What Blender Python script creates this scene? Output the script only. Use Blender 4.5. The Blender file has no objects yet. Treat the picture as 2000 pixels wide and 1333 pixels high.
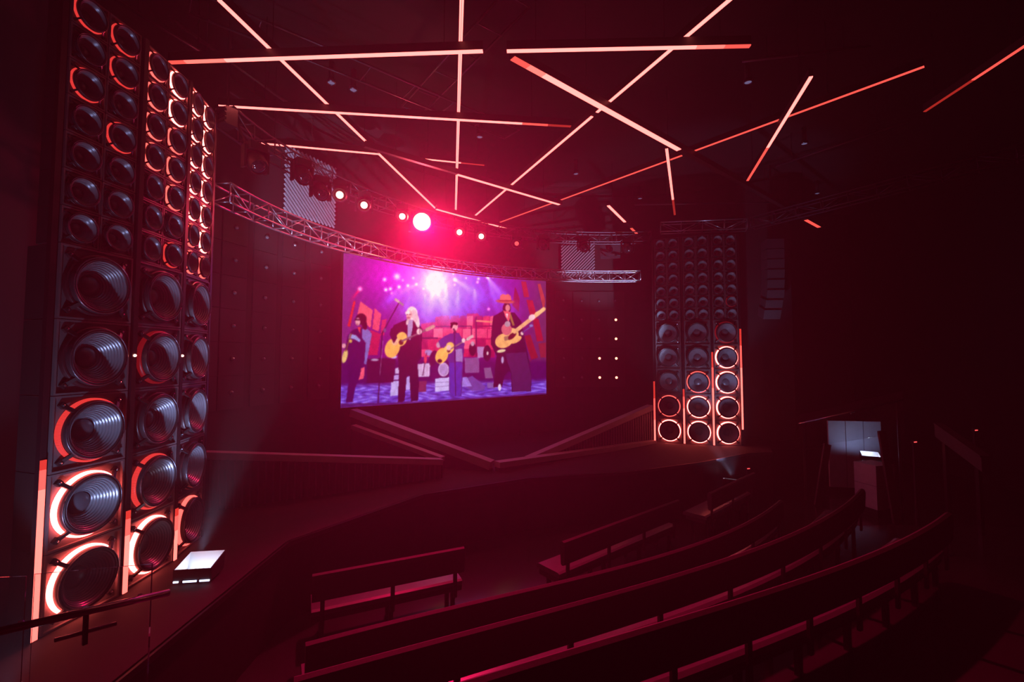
import bpy, math, random
import numpy as np
from mathutils import Vector, Matrix
random.seed(7)
R = math.radians
SC = bpy.context.scene
COL = SC.collection

# ------------------------------------------------------------------ camera
EYE = 2.45                       # eye height above the stage deck (z = 0)
F, PITCH, CX, CY = 889.0, R(2.9), 1000.0, 653.5
cd = bpy.data.cameras.new('camera'); cam = bpy.data.objects.new('camera', cd); COL.objects.link(cam)
cd.sensor_width = 36.0; cd.lens = 36.0 * F / 2000.0
cd.shift_y = -(666.5 - CY) / 2000.0
cd.clip_start = .05; cd.clip_end = 200
cam.location = (0, 0, EYE); cam.rotation_euler = (math.pi / 2 + PITCH, 0, 0)
SC.camera = cam
# ------------------------------------------------------------------ world and exposure
w = bpy.data.worlds.new('world'); SC.world = w; w.use_nodes = True
w.node_tree.nodes['Background'].inputs[0].default_value = (.004, .0, .0012, 1)
w.node_tree.nodes['Background'].inputs[1].default_value = 1
HAZE_DENSITY, HAZE_FORWARD = .0074, .58          # thin theatre haze through the whole hall
_v = w.node_tree.nodes.new('ShaderNodeVolumeScatter'); _v.inputs['Density'].default_value = HAZE_DENSITY
_v.inputs['Anisotropy'].default_value = HAZE_FORWARD; _v.inputs['Color'].default_value = (1, 1, 1, 1)
w.node_tree.links.new(_v.outputs[0], w.node_tree.nodes['World Output'].inputs['Volume'])
SC.cycles.max_bounces = 6; SC.cycles.diffuse_bounces = 3; SC.cycles.glossy_bounces = 3
SC.view_settings.view_transform = 'Standard'; SC.view_settings.look = 'None'
SC.view_settings.exposure = 0; SC.view_settings.gamma = 1; SC.view_settings.use_curve_mapping = False
MAIN_W = 6200            # the big red blinder spot on the upper truss
SIDE_W = 80              # its smaller red neighbours
ADDED_TOWER_LAMP_W = 150       # unseen lamp added at the handrail to light the tower cones
FLOOR_LAMP_W = 170        # cold white wash lamp by the first loudspeaker tower
BOARD_LAMP_W = 9          # one more washing the pale boards
ADDED_RIGHT_LAMP_W = 290        # unseen lamp added behind a bench to light the second tower

# ------------------------------------------------------------------ geometry helpers
def ray(px, py):
    a = (px - CX) / F; b = (CY - py) / F
    return Vector((a, math.cos(PITCH) - b * math.sin(PITCH), math.sin(PITCH) + b * math.cos(PITCH)))
def at(px, py, y):               # the point at distance y in front of the camera
    d = ray(px, py); t = y / d.y
    return Vector((d.x * t, y, EYE + d.z * t))
def on(px, py, z):               # the point at level z
    d = ray(px, py); t = (z - EYE) / d.z
    return Vector((d.x * t, d.y * t, z))

class MB:
    def __init__(s): s.v = []; s.f = []; s.m = []
    def add(s, vs, fs, mi=0):
        n = len(s.v); s.v += [tuple(v) for v in vs]
        s.f += [tuple(i + n for i in f) for f in fs]; s.m += [mi] * len(fs); return s
    def box(s, c, d, M=None, mi=0):
        x, y, z = d[0] / 2, d[1] / 2, d[2] / 2
        vs = [Vector((i * x, j * y, k * z)) for i in (-1, 1) for j in (-1, 1) for k in (-1, 1)]
        vs = [(M @ v if M else v) + Vector(c) for v in vs]
        return s.add(vs, [(0, 1, 3, 2), (4, 6, 7, 5), (0, 4, 5, 1), (2, 3, 7, 6), (0, 2, 6, 4), (1, 5, 7, 3)], mi)
    def beam(s, a, b, wd, ht, up=(0, 0, 1), mi=0):   # a box from a to b
        a, b = Vector(a), Vector(b); d = (b - a); L = d.length; d.normalize()
        sx = d.cross(Vector(up)).normalized(); u = sx.cross(d).normalized()
        vs = []
        for p in (a, b):
            for i, j in ((-1, -1), (1, -1), (1, 1), (-1, 1)):
                vs.append(p + sx * i * wd / 2 + u * j * ht / 2)
        return s.add(vs, [(0, 1, 2, 3), (7, 6, 5, 4), (0, 4, 5, 1), (1, 5, 6, 2), (2, 6, 7, 3), (3, 7, 4, 0)], mi)
    def tube(s, pts, r, n=8, closed=False, mi=0):
        pts = [Vector(p) for p in pts]; N = len(pts); vs = []; ref = Vector((0, 0, 1))
        for i, p in enumerate(pts):
            if closed: t = pts[(i + 1) % N] - pts[i - 1]
            else: t = pts[min(i + 1, N - 1)] - pts[max(i - 1, 0)]
            t.normalize()
            rr = ref if abs(t.dot(ref)) < .95 else Vector((1, 0, 0))
            a = t.cross(rr).normalized(); b = a.cross(t)
            rad = r[i] if isinstance(r, (list, tuple)) else r
            for k in range(n):
                q = 2 * math.pi * k / n; vs.append(p + a * math.cos(q) * rad + b * math.sin(q) * rad)
        fs = []
        for i in range(N if closed else N - 1):
            j = (i + 1) % N
            for k in range(n):
                l = (k + 1) % n; fs.append((i * n + k, i * n + l, j * n + l, j * n + k))
        if not closed:
            fs.append(tuple(range(n))[::-1]); fs.append(tuple((N - 1) * n + k for k in range(n)))
        return s.add(vs, fs, mi)
    def lathe(s, prof, n=40, M=None, cap0=False, cap1=False, mi=0):  # prof (r, y) about the local y axis
        vs = []; fs = []
        for r, y in prof:
            for k in range(n):
                q = 2 * math.pi * k / n; v = Vector((r * math.cos(q), y, r * math.sin(q)))
                vs.append(M @ v if M else v)
        for i in range(len(prof) - 1):
            for k in range(n):
                l = (k + 1) % n; fs.append((i * n + k, i * n + l, (i + 1) * n + l, (i + 1) * n + k))
        if cap0: fs.append(tuple(range(n))[::-1])
        if cap1: fs.append(tuple((len(prof) - 1) * n + k for k in range(n)))
        return s.add(vs, fs, mi)
    def prism(s, poly, z0, z1, mi=0):
        n = len(poly); vs = [(x, y, z0) for x, y in poly] + [(x, y, z1) for x, y in poly]
        fs = [tuple(range(n))[::-1], tuple(range(n, 2 * n))] + [(i, (i + 1) % n, n + (i + 1) % n, n + i) for i in range(n)]
        return s.add(vs, fs, mi)
    def mesh(s, name, mats, smooth=False):
        me = bpy.data.meshes.new(name); me.from_pydata(s.v, [], s.f)
        for m in (mats if isinstance(mats, (list, tuple)) else [mats]): me.materials.append(m)
        me.polygons.foreach_set('material_index', s.m)
        if smooth: me.polygons.foreach_set('use_smooth', [True] * len(me.polygons))
        me.update(); return me
    def build(s, name, mat, parent=None, smooth=False):
        return link(name, s.mesh(name, mat, smooth), parent)

def link(name, me, parent=None):
    o = bpy.data.objects.new(name, me); COL.objects.link(o)
    if parent: o.parent = parent
    return o
LABELS = set()
def tag(o, label=None, cat=None, group=None, kind=None):
    if label:
        o['label'] = label; n = len(label.split())
        if not 4 <= n <= 16: print('LABEL LENGTH', n, label)
    if cat: o['category'] = cat
    if group: o['group'] = group
    if kind: o['kind'] = kind
    return o
def thing(name, loc=(0, 0, 0), rz=0, **k):
    o = bpy.data.objects.new(name, None); COL.objects.link(o); o.empty_display_size = .1
    o.location = loc; o.rotation_euler = (0, 0, rz); tag(o, **k); return o
def smooth_angle(me, ang=40):
    me.polygons.foreach_set('use_smooth', [True] * len(me.polygons))
    try: me.set_sharp_from_angle(angle=R(ang))
    except Exception: pass
    return me

# ------------------------------------------------------------------ materials
def mat(name, col, rough=.5, metal=0, emit=None, estr=1, noise=0, nscale=6, bump=0, spec=.5, coat=0):
    m = bpy.data.materials.new(name); m.use_nodes = True; nt = m.node_tree; b = nt.nodes['Principled BSDF']
    b.inputs['Base Color'].default_value = (*col, 1); b.inputs['Roughness'].default_value = rough
    b.inputs['Metallic'].default_value = metal; b.inputs['Specular IOR Level'].default_value = spec
    b.inputs['Coat Weight'].default_value = coat
    if emit:
        b.inputs['Emission Color'].default_value = (*emit, 1); b.inputs['Emission Strength'].default_value = estr
    if noise or bump:
        tc = nt.nodes.new('ShaderNodeTexCoord'); nz = nt.nodes.new('ShaderNodeTexNoise')
        nz.inputs['Scale'].default_value = nscale; nz.inputs['Detail'].default_value = 4
        nt.links.new(tc.outputs['Object'], nz.inputs['Vector'])
        if noise:
            rp = nt.nodes.new('ShaderNodeMapRange'); rp.inputs['To Min'].default_value = 1 - noise; rp.inputs['To Max'].default_value = 1 + noise
            nt.links.new(nz.outputs['Fac'], rp.inputs['Value'])
            mx = nt.nodes.new('ShaderNodeVectorMath'); mx.operation = 'SCALE'; mx.inputs[0].default_value = col
            nt.links.new(rp.outputs['Result'], mx.inputs['Scale']); nt.links.new(mx.outputs['Vector'], b.inputs['Base Color'])
        if bump:
            bp = nt.nodes.new('ShaderNodeBump'); bp.inputs['Strength'].default_value = bump; bp.inputs['Distance'].default_value = .01
            nt.links.new(nz.outputs['Fac'], bp.inputs['Height']); nt.links.new(bp.outputs['Normal'], b.inputs['Normal'])
    return m
def led_mat(name, col, strength, dots=0):
    m = bpy.data.materials.new(name); m.use_nodes = True; nt = m.node_tree; b = nt.nodes['Principled BSDF']
    b.inputs['Base Color'].default_value = (.05, .01, .01, 1); b.inputs['Roughness'].default_value = .4
    b.inputs['Emission Color'].default_value = (*col, 1); b.inputs['Emission Strength'].default_value = strength
    if dots:                     # single diodes along a ring: a wave over the polar angle
        tc = nt.nodes.new('ShaderNodeTexCoord'); sp = nt.nodes.new('ShaderNodeSeparateXYZ')
        at2 = nt.nodes.new('ShaderNodeMath'); at2.operation = 'ARCTAN2'
        nt.links.new(tc.outputs['Object'], sp.inputs[0]); nt.links.new(sp.outputs['Z'], at2.inputs[0]); nt.links.new(sp.outputs['X'], at2.inputs[1])
        mu = nt.nodes.new('ShaderNodeMath'); mu.operation = 'MULTIPLY'; mu.inputs[1].default_value = dots
        sn = nt.nodes.new('ShaderNodeMath'); sn.operation = 'SINE'
        nt.links.new(at2.outputs[0], mu.inputs[0]); nt.links.new(mu.outputs[0], sn.inputs[0])
        mr = nt.nodes.new('ShaderNodeMapRange'); mr.inputs['From Min'].default_value = -1; mr.inputs['To Min'].default_value = strength * .55; mr.inputs['To Max'].default_value = strength * 1.45
        nt.links.new(sn.outputs[0], mr.inputs['Value']); nt.links.new(mr.outputs['Result'], b.inputs['Emission Strength'])
    return m
RED = (1.0, .09, .075); ORANGE = (1.0, .11, .09)
M = dict(
    floor=mat('black_floor', (.028, .024, .026), .17, noise=.3, nscale=2, spec=.9),
    deck=mat('black_stage_deck', (.022, .018, .018), .75, noise=.35, nscale=3, bump=.1, spec=.2),
    wall=mat('black_wall', (.02, .017, .019), .8, noise=.25, nscale=4),
    panel=mat('black_wall_panel', (.028, .022, .026), .6, noise=.2, nscale=5),
    ceiling=mat('black_ceiling', (.014, .012, .013), .9, noise=.3, nscale=3),
    cabinet=mat('black_cabinet', (.11, .095, .10), .4, noise=.2, nscale=9, bump=.03),
    rim=mat('black_rubber', (.02, .02, .024), .45),
    basket=mat('grey_metal_rim', (.16, .17, .2), .3, metal=.85),
    cone=mat('grey_cone', (.30, .31, .35), .3, metal=.3),
    cap=mat('grey_dust_cap', (.10, .10, .12), .3, metal=.2),
    bracket=mat('black_bracket', (.022, .02, .022), .4, metal=.4),
    bolt=mat('steel_bolt', (.55, .55, .6), .25, metal=1),
    post=mat('black_post', (.025, .02, .024), .35, metal=.5),
    alu=mat('aluminium_truss', (.62, .62, .66), .28, metal=.9, noise=.08, nscale=15),
    darktruss=mat('dark_truss', (.12, .11, .13), .4, metal=.8),
    housing=mat('black_aluminium', (.018, .015, .016), .5, metal=.3),
    black=mat('matt_black', (.012, .011, .012), .7),
    fabric=mat('bench_upholstery', (.04, .032, .035), .75, noise=.2, nscale=30, bump=.15),
    seat=mat('bench_seat', (.10, .09, .10), .22, noise=.15, nscale=12),
    steel=mat('handrail_steel', (.30, .30, .33), .25, metal=1),
    cap_wood=mat('ledge_cap', (.34, .31, .33), .5, noise=.15, nscale=7),
    rib=mat('ribbed_metal', (.09, .085, .095), .4, metal=.5),
    white=mat('white_reflector', (.85, .86, .9), .3),
    greypaint=mat('grey_painted_board', (.06, .06, .075), .6, noise=.1, nscale=8),
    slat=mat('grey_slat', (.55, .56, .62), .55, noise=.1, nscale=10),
    ring_off=mat('led_ring_off', (.04, .012, .014), .4),
    ring_faint=led_mat('led_ring_faint', (1, .02, .03), .16, 150),
    ring_dim=led_mat('led_ring_dim', (1, .05, .045), .8, 150),
    ring_mid=led_mat('led_ring_mid', RED, 2.6, 150),
    ring_bright=led_mat('led_ring_bright', ORANGE, 17, 150),
    led_dim=led_mat('led_bar_dim', (1, .05, .035), .8),
    led_low=led_mat('led_bar_low', RED, 1.8),
    led_full=led_mat('led_bar_full', ORANGE, 3.6),
    strip=led_mat('strip_bright', (1, .15, .13), 4),
    strip_soft=led_mat('strip_soft', (1, .13, .105), 2.2),
    strip_mid=led_mat('strip_mid', (1, .09, .07), 1.3),
    strip_low=led_mat('strip_low', (1, .05, .035), .4),
    cold=led_mat('cold_led', (.72, .80, 1), 7),
    cold_glint=led_mat('cold_glint_glow', (.6, .7, 1), 3),
    blinder=led_mat('blinder_lens', (1, .52, .22), 60),
    redlens=led_mat('red_lens', (1, .36, .26), 14),
    redlens_dim=led_mat('red_lens_dim', (1, .08, .08), 1.6),
    downlens_sheen=led_mat('downlight_lens_sheen', (.55, .5, 1), .22),  # weak glow stands in for light reflected by the lens
    offlens=mat('dark_lens', (.03, .03, .04), .08, spec=.9, coat=.5),
    bulb=led_mat('warm_bulb', (1, .30, .18), 5),
    bulb_off=mat('clear_bulb', (.5, .5, .55), .12, metal=.7),
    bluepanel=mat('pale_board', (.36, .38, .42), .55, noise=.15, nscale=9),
)
def glass_mat():
    m = bpy.data.materials.new('railing_glass'); m.use_nodes = True; b = m.node_tree.nodes['Principled BSDF']
    b.inputs['Transmission Weight'].default_value = 1; b.inputs['Roughness'].default_value = .02
    b.inputs['IOR'].default_value = 1.45; b.inputs['Base Color'].default_value = (.93, .95, .95, 1); return m
M['glass'] = glass_mat()

def lamp(name, kind, loc, energy, col, parent=None, target=None, size=.1, spot=None, blend=.3):
    ld = bpy.data.lights.new(name, kind); ld.energy = energy; ld.color = col
    if kind == 'AREA': ld.size = size
    else: ld.shadow_soft_size = size
    if spot: ld.spot_size = spot; ld.spot_blend = blend
    o = bpy.data.objects.new(name, ld); COL.objects.link(o); o.location = loc
    if target is not None:
        o.rotation_euler = (Vector(target) - Vector(loc)).to_track_quat('-Z', 'Y').to_euler()
    if parent: o.parent = parent
    return o

# ------------------------------------------------------------------ the room
AUD = -1.05                                   # auditorium floor below the stage deck
CEN = Vector((2.95, 6.6))                     # centre of the curved back wall and trusses
WALL_R = 8.65
def arc_pt(r, ang, z): return Vector((CEN.x + r * math.cos(ang), CEN.y + r * math.sin(ang), z))

floor = MB(); floor.add([(-9, -4, AUD), (15, -4, AUD), (15, 18, AUD), (-9, 18, AUD)], [(0, 1, 2, 3)])
tag(floor.build('floor', M['floor']), kind='structure')
edge = [(-3.0, 1.0), (-2.98, 6.2), (-1.6, 8.3), (.3, 9.4), (2.5, 9.9), (4.5, 10.85), (6.0, 11.8), (6.75, 11.95)]
deck = MB(); deck.prism(edge + [(7.6, 13.6), (7.6, 17.5), (-8.5, 17.5), (-8.5, 1.0)], AUD + .002, 0)
dk = tag(deck.build('stage_deck', M['deck']), 'black raised stage deck carrying both loudspeaker towers', 'stage', kind='structure')
nose = MB()
for a, b in zip(edge[:-1], edge[1:]): nose.beam((a[0], a[1], -.03), (b[0], b[1], -.03), .05, .06)
nose.build('deck_nosing', M['post'], dk)
ceil = MB(); ceil.box((3, 7, 8.05), (24, 22.5, .1)); tag(ceil.build('ceiling', M['ceiling']), kind='structure')
wl = MB(); wl.box((-6.6, 7, 3.5), (.2, 22, 9.1)); tag(wl.build('wall_left', M['wall']), kind='structure')
wr = MB(); wr.box((13.2, 7, 3.5), (.2, 22, 9.1)); tag(wr.build('wall_right', M['wall']), kind='structure')
wf = MB(); wf.box((3.3, -3.9, 3.5), (19.6, .2, 9.1)); tag(wf.build('wall_rear', M['wall']), kind='structure')
wb = MB(); wb.box((3.3, 17.6, 3.5), (19.6, .2, 9.1)); tag(wb.build('wall_front', M['wall']), kind='structure')
# curved wall behind the screen, with its lamp panels
cw = MB(); A0, A1, NA = R(52), R(205), 60
vs = []; fs = []
for i in range(NA + 1):
    a = A0 + (A1 - A0) * i / NA
    for z in (0, 7.9): vs.append(arc_pt(WALL_R, a, z))
    for z in (7.9, 0): vs.append(arc_pt(WALL_R + .15, a, z))
for i in range(NA):
    for k in range(4):
        l = (k + 1) % 4; fs.append((i * 4 + k, i * 4 + l, i * 4 + 4 + l, i * 4 + 4 + k))
cw.add(vs, fs); wall_back = tag(cw.build('wall_back', M['wall']), kind='structure')
def wall_angle(px):                           # angle on the curved wall seen at picture column px
    best = min(range(700, 2050), key=lambda q: abs((lambda p: CX + F * p.x / (p.y * math.cos(PITCH)))(arc_pt(WALL_R, R(q / 10), 3)) - px) if arc_pt(WALL_R, R(q / 10), 3).y > 1 else 1e9)
    return R(best / 10)
ROWH = .64
bulb_dome = smooth_angle(MB().lathe([(.001, -.05), (.02, -.047), (.034, -.034), (.04, -.015), (.04, 0)], 16).mesh('bulb', M['bulb_off']))
bulb_lit = smooth_angle(MB().lathe([(.001, -.05), (.02, -.047), (.034, -.034), (.04, -.015), (.04, 0)], 16).mesh('bulb', M['bulb']))
bulb_rim = smooth_angle(MB().lathe([(.04, -.001), (.042, -.02), (.052, -.022), (.055, 0)], 16).mesh('rim', M['rim']))
panel_me = MB().box((0, -.0, 0), (.58, .03, ROWH - .012)).mesh('panel', M['panel'])
ORD = ['bottom', 'second', 'third', 'fourth', 'fifth', 'sixth', 'seventh']
def bulb_wall(cols, rows, lit, side, order):
    for ci, ang in enumerate(cols):
        for ri, z in enumerate(rows):
            p = arc_pt(WALL_R - .02, ang, z)
            pn = link('panel', panel_me, wall_back); pn.location = p; pn.rotation_euler = (0, 0, ang - math.pi / 2)
            on_ = (ci, ri) in lit
            q = arc_pt(WALL_R - .037, ang, z)
            t = thing('wall_bulb', q, ang - math.pi / 2, label=f"{'glowing' if on_ else 'unlit'} round wall bulb {side}, {ORD[ri]} row up, {ORD[order[ci]]} column from screen".replace('bottom row up', 'lowest row').replace('bottom column', 'first column'), cat='bulb', group=f"{'lit' if on_ else 'unlit'} wall bulbs {side}")
            link('rim', bulb_rim, t); link('bulb', bulb_lit if on_ else bulb_dome, t)
rows_r = [2.45 + (698 - y) / F * 14.9 for y in (738, 700, 661, 623, 585)]
bulb_wall([wall_angle(x) for x in (1203, 1170, 1136, 1101)], rows_r, {(0, 0), (0, 1), (0, 2), (0, 3), (1, 0), (1, 1)}, 'near blue-board tower', (3, 2, 1, 0))
rows_l = [rows_r[0] + k * ROWH for k in range(0, 6)]
bulb_wall([wall_angle(x) for x in (420, 450, 482, 512, 541, 568, 596, 622)][1::2] + [wall_angle(395)], rows_l, set(), 'near floor-lamp tower', (3, 2, 1, 0, 4))

# stage surround: low angular walls with pale caps in front of the screen
def ledge(name, pts, wd, label, base=0, ribs=None, th=.05):
    t = thing(name, (0, 0, 0), label=label, cat='low wall')
    for a, b in zip(pts[:-1], pts[1:]):
        MB().beam(a, b, wd, th).build('cap', M['cap_wood'], t)
        d = (b - a); n = Vector((d.y, -d.x, 0)).normalized()
        m = MB(); o = n * wd * .32
        q = [Vector((a.x, a.y, base)), Vector((b.x, b.y, base)), b - Vector((0, 0, th * .5)), a - Vector((0, 0, th * .5))]
        m.add([v + o for v in q] + [v - o for v in q], [(0, 1, 2, 3), (7, 6, 5, 4), (0, 4, 5, 1), (1, 5, 6, 2), (2, 6, 7, 3), (3, 7, 4, 0)])
        m.build('wall_body', M['wall'], t)
        if ribs:
            k = int(d.length / ribs)
            for i in range(k):
                f_ = (i + .5) / k; c = a.lerp(b, f_); h = c.z - th - base
                if h < .06: continue
                for s in (1,):
                    MB().beam(Vector((c.x, c.y, base)) + o * 1.04, Vector((c.x, c.y, c.z - th * .7)) + o * 1.04, .028, .028, up=n).build('rib', M['rib'], t)
    return t
P0 = at(372, 888, 7.3); P1 = at(862, 902, 9.45)
P2b = at(690, 834, 10.75); P2 = at(690, 806, 11.05); P3 = at(960, 913, 9.95); P5 = at(1284, 868, 13.25)
P4 = at(1270, 796, 13.35); P4b = at(1006, 904, 10.5)
ledge('stage_low_wall', [P0, P1], .2, 'ribbed low wall with sloping pale cap beside floor-lamp tower', ribs=.11, th=.11)
ledge('stage_low_wall', [P1 + Vector((-.02, .3, -.02)), P2b], .16, 'narrow low wall rising towards the foot of the screen', th=.10)
ledge('stage_low_wall', [P3 + Vector((0, 0, .05)), P2], .24, 'low wall with wide purple lit cap below the screen', th=.17)
ledge('stage_low_wall', [P3 + Vector((.12, -.02, .06)), P5 + Vector((-.12, -.05, .06))], .22, 'flat kerb running from stage point to blue-board tower foot', th=.12)
ledge('stage_low_wall', [P4b + Vector((.3, .25, 0)), P4], .2, 'ribbed low wall with sloping cap beside blue-board tower', ribs=.1, th=.15)

# seating tiers
def spline(pts, n):
    pts = [Vector(p) for p in pts]; out = []
    P = [pts[0] * 2 - pts[1]] + pts + [pts[-1] * 2 - pts[-2]]
    for i in range(1, len(P) - 2):
        for k in range(n):
            t = k / n; a, b, c, d = P[i - 1:i + 3]
            out.append(.5 * ((2 * b) + (c - a) * t + (2 * a - 5 * b + 4 * c - d) * t * t + (3 * b - a - 3 * c + d) * t ** 3))
    out.append(pts[-1]); return out
def flat(pts): return [Vector((p.x, p.y, 0)) for p in pts]
def offset(pts, d):                            # towards the stage when d > 0
    out = []
    for i, p in enumerate(pts):
        t = (pts[min(i + 1, len(pts) - 1)] - pts[max(i - 1, 0)]).normalized()
        out.append(p + Vector((-t.y, t.x, 0)) * d)
    return out
ROWS = []
def row_curve(px, top):
    return flat(spline([on(x, y, top) for x, y in px], 6))
BACK_TOP = .90
def fit_arc(pts, n=40):                        # smooth the traced row: a parabola through it
    P = np.array([[p.x, p.y] for p in pts]); c = np.polyfit(P[:, 0], P[:, 1], 3)
    xs = np.linspace(P[0, 0], P[-1, 0], n)
    return [Vector((x, float(np.polyval(c, x)), 0)) for x in xs]
TIER = [AUD, AUD + .15, AUD + .42, AUD + .72]
row2 = fit_arc([on(x, y, TIER[1] + BACK_TOP) for x, y in ((597, 1255), (1000, 1160), (1197, 1105), (1308, 1078), (1380, 1058), (1489, 1002), (1525, 977))])
row3 = fit_arc([on(x, y, TIER[2] + BACK_TOP) for x, y in ((573, 1325), (1000, 1207), (1195, 1158), (1380, 1102), (1507, 1064), (1598, 1013), (1648, 988), (1684, 955))])
row4 = fit_arc([on(x, y, TIER[3] + BACK_TOP) for x, y in ((880, 1338), (1000, 1300), (1217, 1252), (1391, 1180), (1543, 1136), (1648, 1100), (1780, 1051), (1850, 1000))])
def tier(name, row, z, fwd, i):
    fr = offset(row, fwd)
    pl = [(p.x, p.y) for p in fr]
    pl = [(pl[0][0] - .35, pl[0][1] - .1)] + pl + [(pl[-1][0] + .6, pl[-1][1] + .4), (12.9, pl[-1][1] + .4), (12.9, -3.7), (pl[0][0] - .35, -3.7)]
    m = MB(); m.prism(pl, AUD + .002 * i, z)
    return tag(m.build(name, M['floor']), kind='structure', label=f'dark carpeted seating step, level {i}')
tier('floor_tier', row2, TIER[1], .62, 1); tier('floor_tier', row3, TIER[2], .58, 2); tier('floor_tier', row4, TIER[3], .58, 3)

def bench(pts, z, label, legs, group=None):
    """curved bench: pts is the line of its backrest, z the floor under it"""
    c = pts[len(pts) // 2]; t = thing('bench', (c.x, c.y, z), label=label, cat='bench', group=group)
    loc = [Vector((p.x - c.x, p.y - c.y, 0)) for p in pts]
    def sweep(name, prof, m):                  # prof: (offset towards stage, height)
        b = MB(); rings = [offset(loc, o) for o, h in prof]; n = len(prof); vs = []; fs = []
        for i in range(len(loc)):
            for j, (o, h) in enumerate(prof): vs.append(rings[j][i] + Vector((0, 0, h)))
        for i in range(len(loc) - 1):
            for j in range(n):
                l = (j + 1) % n; fs.append((i * n + j, i * n + l, (i + 1) * n + l, (i + 1) * n + j))
        fs.append(tuple(range(n))[::-1]); fs.append(tuple((len(loc) - 1) * n + j for j in range(n)))
        b.add(vs, fs); return b.build(name, m, t)
    sweep('backrest', [(.0, .56), (-.035, .575), (-.05, .84), (-.035, .885), (.0, .90), (.03, .885), (.045, .84), (.03, .575)], M['fabric'])
    sweep('seat', [(.06, .36), (.06, .415), (.10, .43), (.50, .43), (.54, .41), (.54, .36)], M['seat'])
    sweep('apron', [(.08, .28), (.08, .358), (.48, .358), (.48, .28)], M['fabric'])
    L = [0]
    for a, b in zip(loc[:-1], loc[1:]): L.append(L[-1] + (b - a).length)
    for k in range(legs):
        s = .12 + (L[-1] - .24) * k / (legs - 1)
        i = max(j for j in range(len(L)) if L[j] <= s + 1e-9); i = min(i, len(loc) - 2)
        f_ = (s - L[i]) / (L[i + 1] - L[i]); p = loc[i].lerp(loc[i + 1], f_); d = (loc[i + 1] - loc[i]).normalized(); nrm = Vector((-d.y, d.x, 0))
        Mx = Matrix((d, nrm, Vector((0, 0, 1)))).transposed()
        MB().box(p + nrm * .01 + Vector((0, 0, .46)), (.05, .03, .44), Mx).build('back_support', M['post'], t)
        lg = MB(); lg.box(p + nrm * .12 + Vector((0, 0, .18)), (.05, .05, .36), Mx); lg.build('leg', M['post'], t)
        lg = MB(); lg.box(p + nrm * .40 + Vector((0, 0, .18)), (.05, .05, .36), Mx); lg.build('leg', M['post'], t)
    return t
def straight(a, b, n=6): return [a.lerp(b, i / (n - 1)) for i in range(n)]
tz = AUD + BACK_TOP
bA = straight(*flat([on(610, 1122, tz), on(906, 1068, tz)])); bench(bA, AUD, 'front row bench with lit violet seat, close to white floor lamp', 3)
bB = straight(*flat([on(1098, 1058, tz), on(1324, 976, tz)])); bench(bB, AUD, 'middle bench of front row, all in shadow', 4)
bC = straight(*flat([on(1385, 963, tz), on(1472, 923, tz)])); bench(bC, AUD, 'front row bench with red lit seat, nearest blue-board tower', 3)
bench(row2, TIER[1], 'long curved bench directly behind the front row benches', 7)
bench(row3, TIER[2], 'long curved bench, third row back from the stage', 9)
bench(row4, TIER[3], 'long curved bench, last and highest row from the stage', 9)

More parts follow.
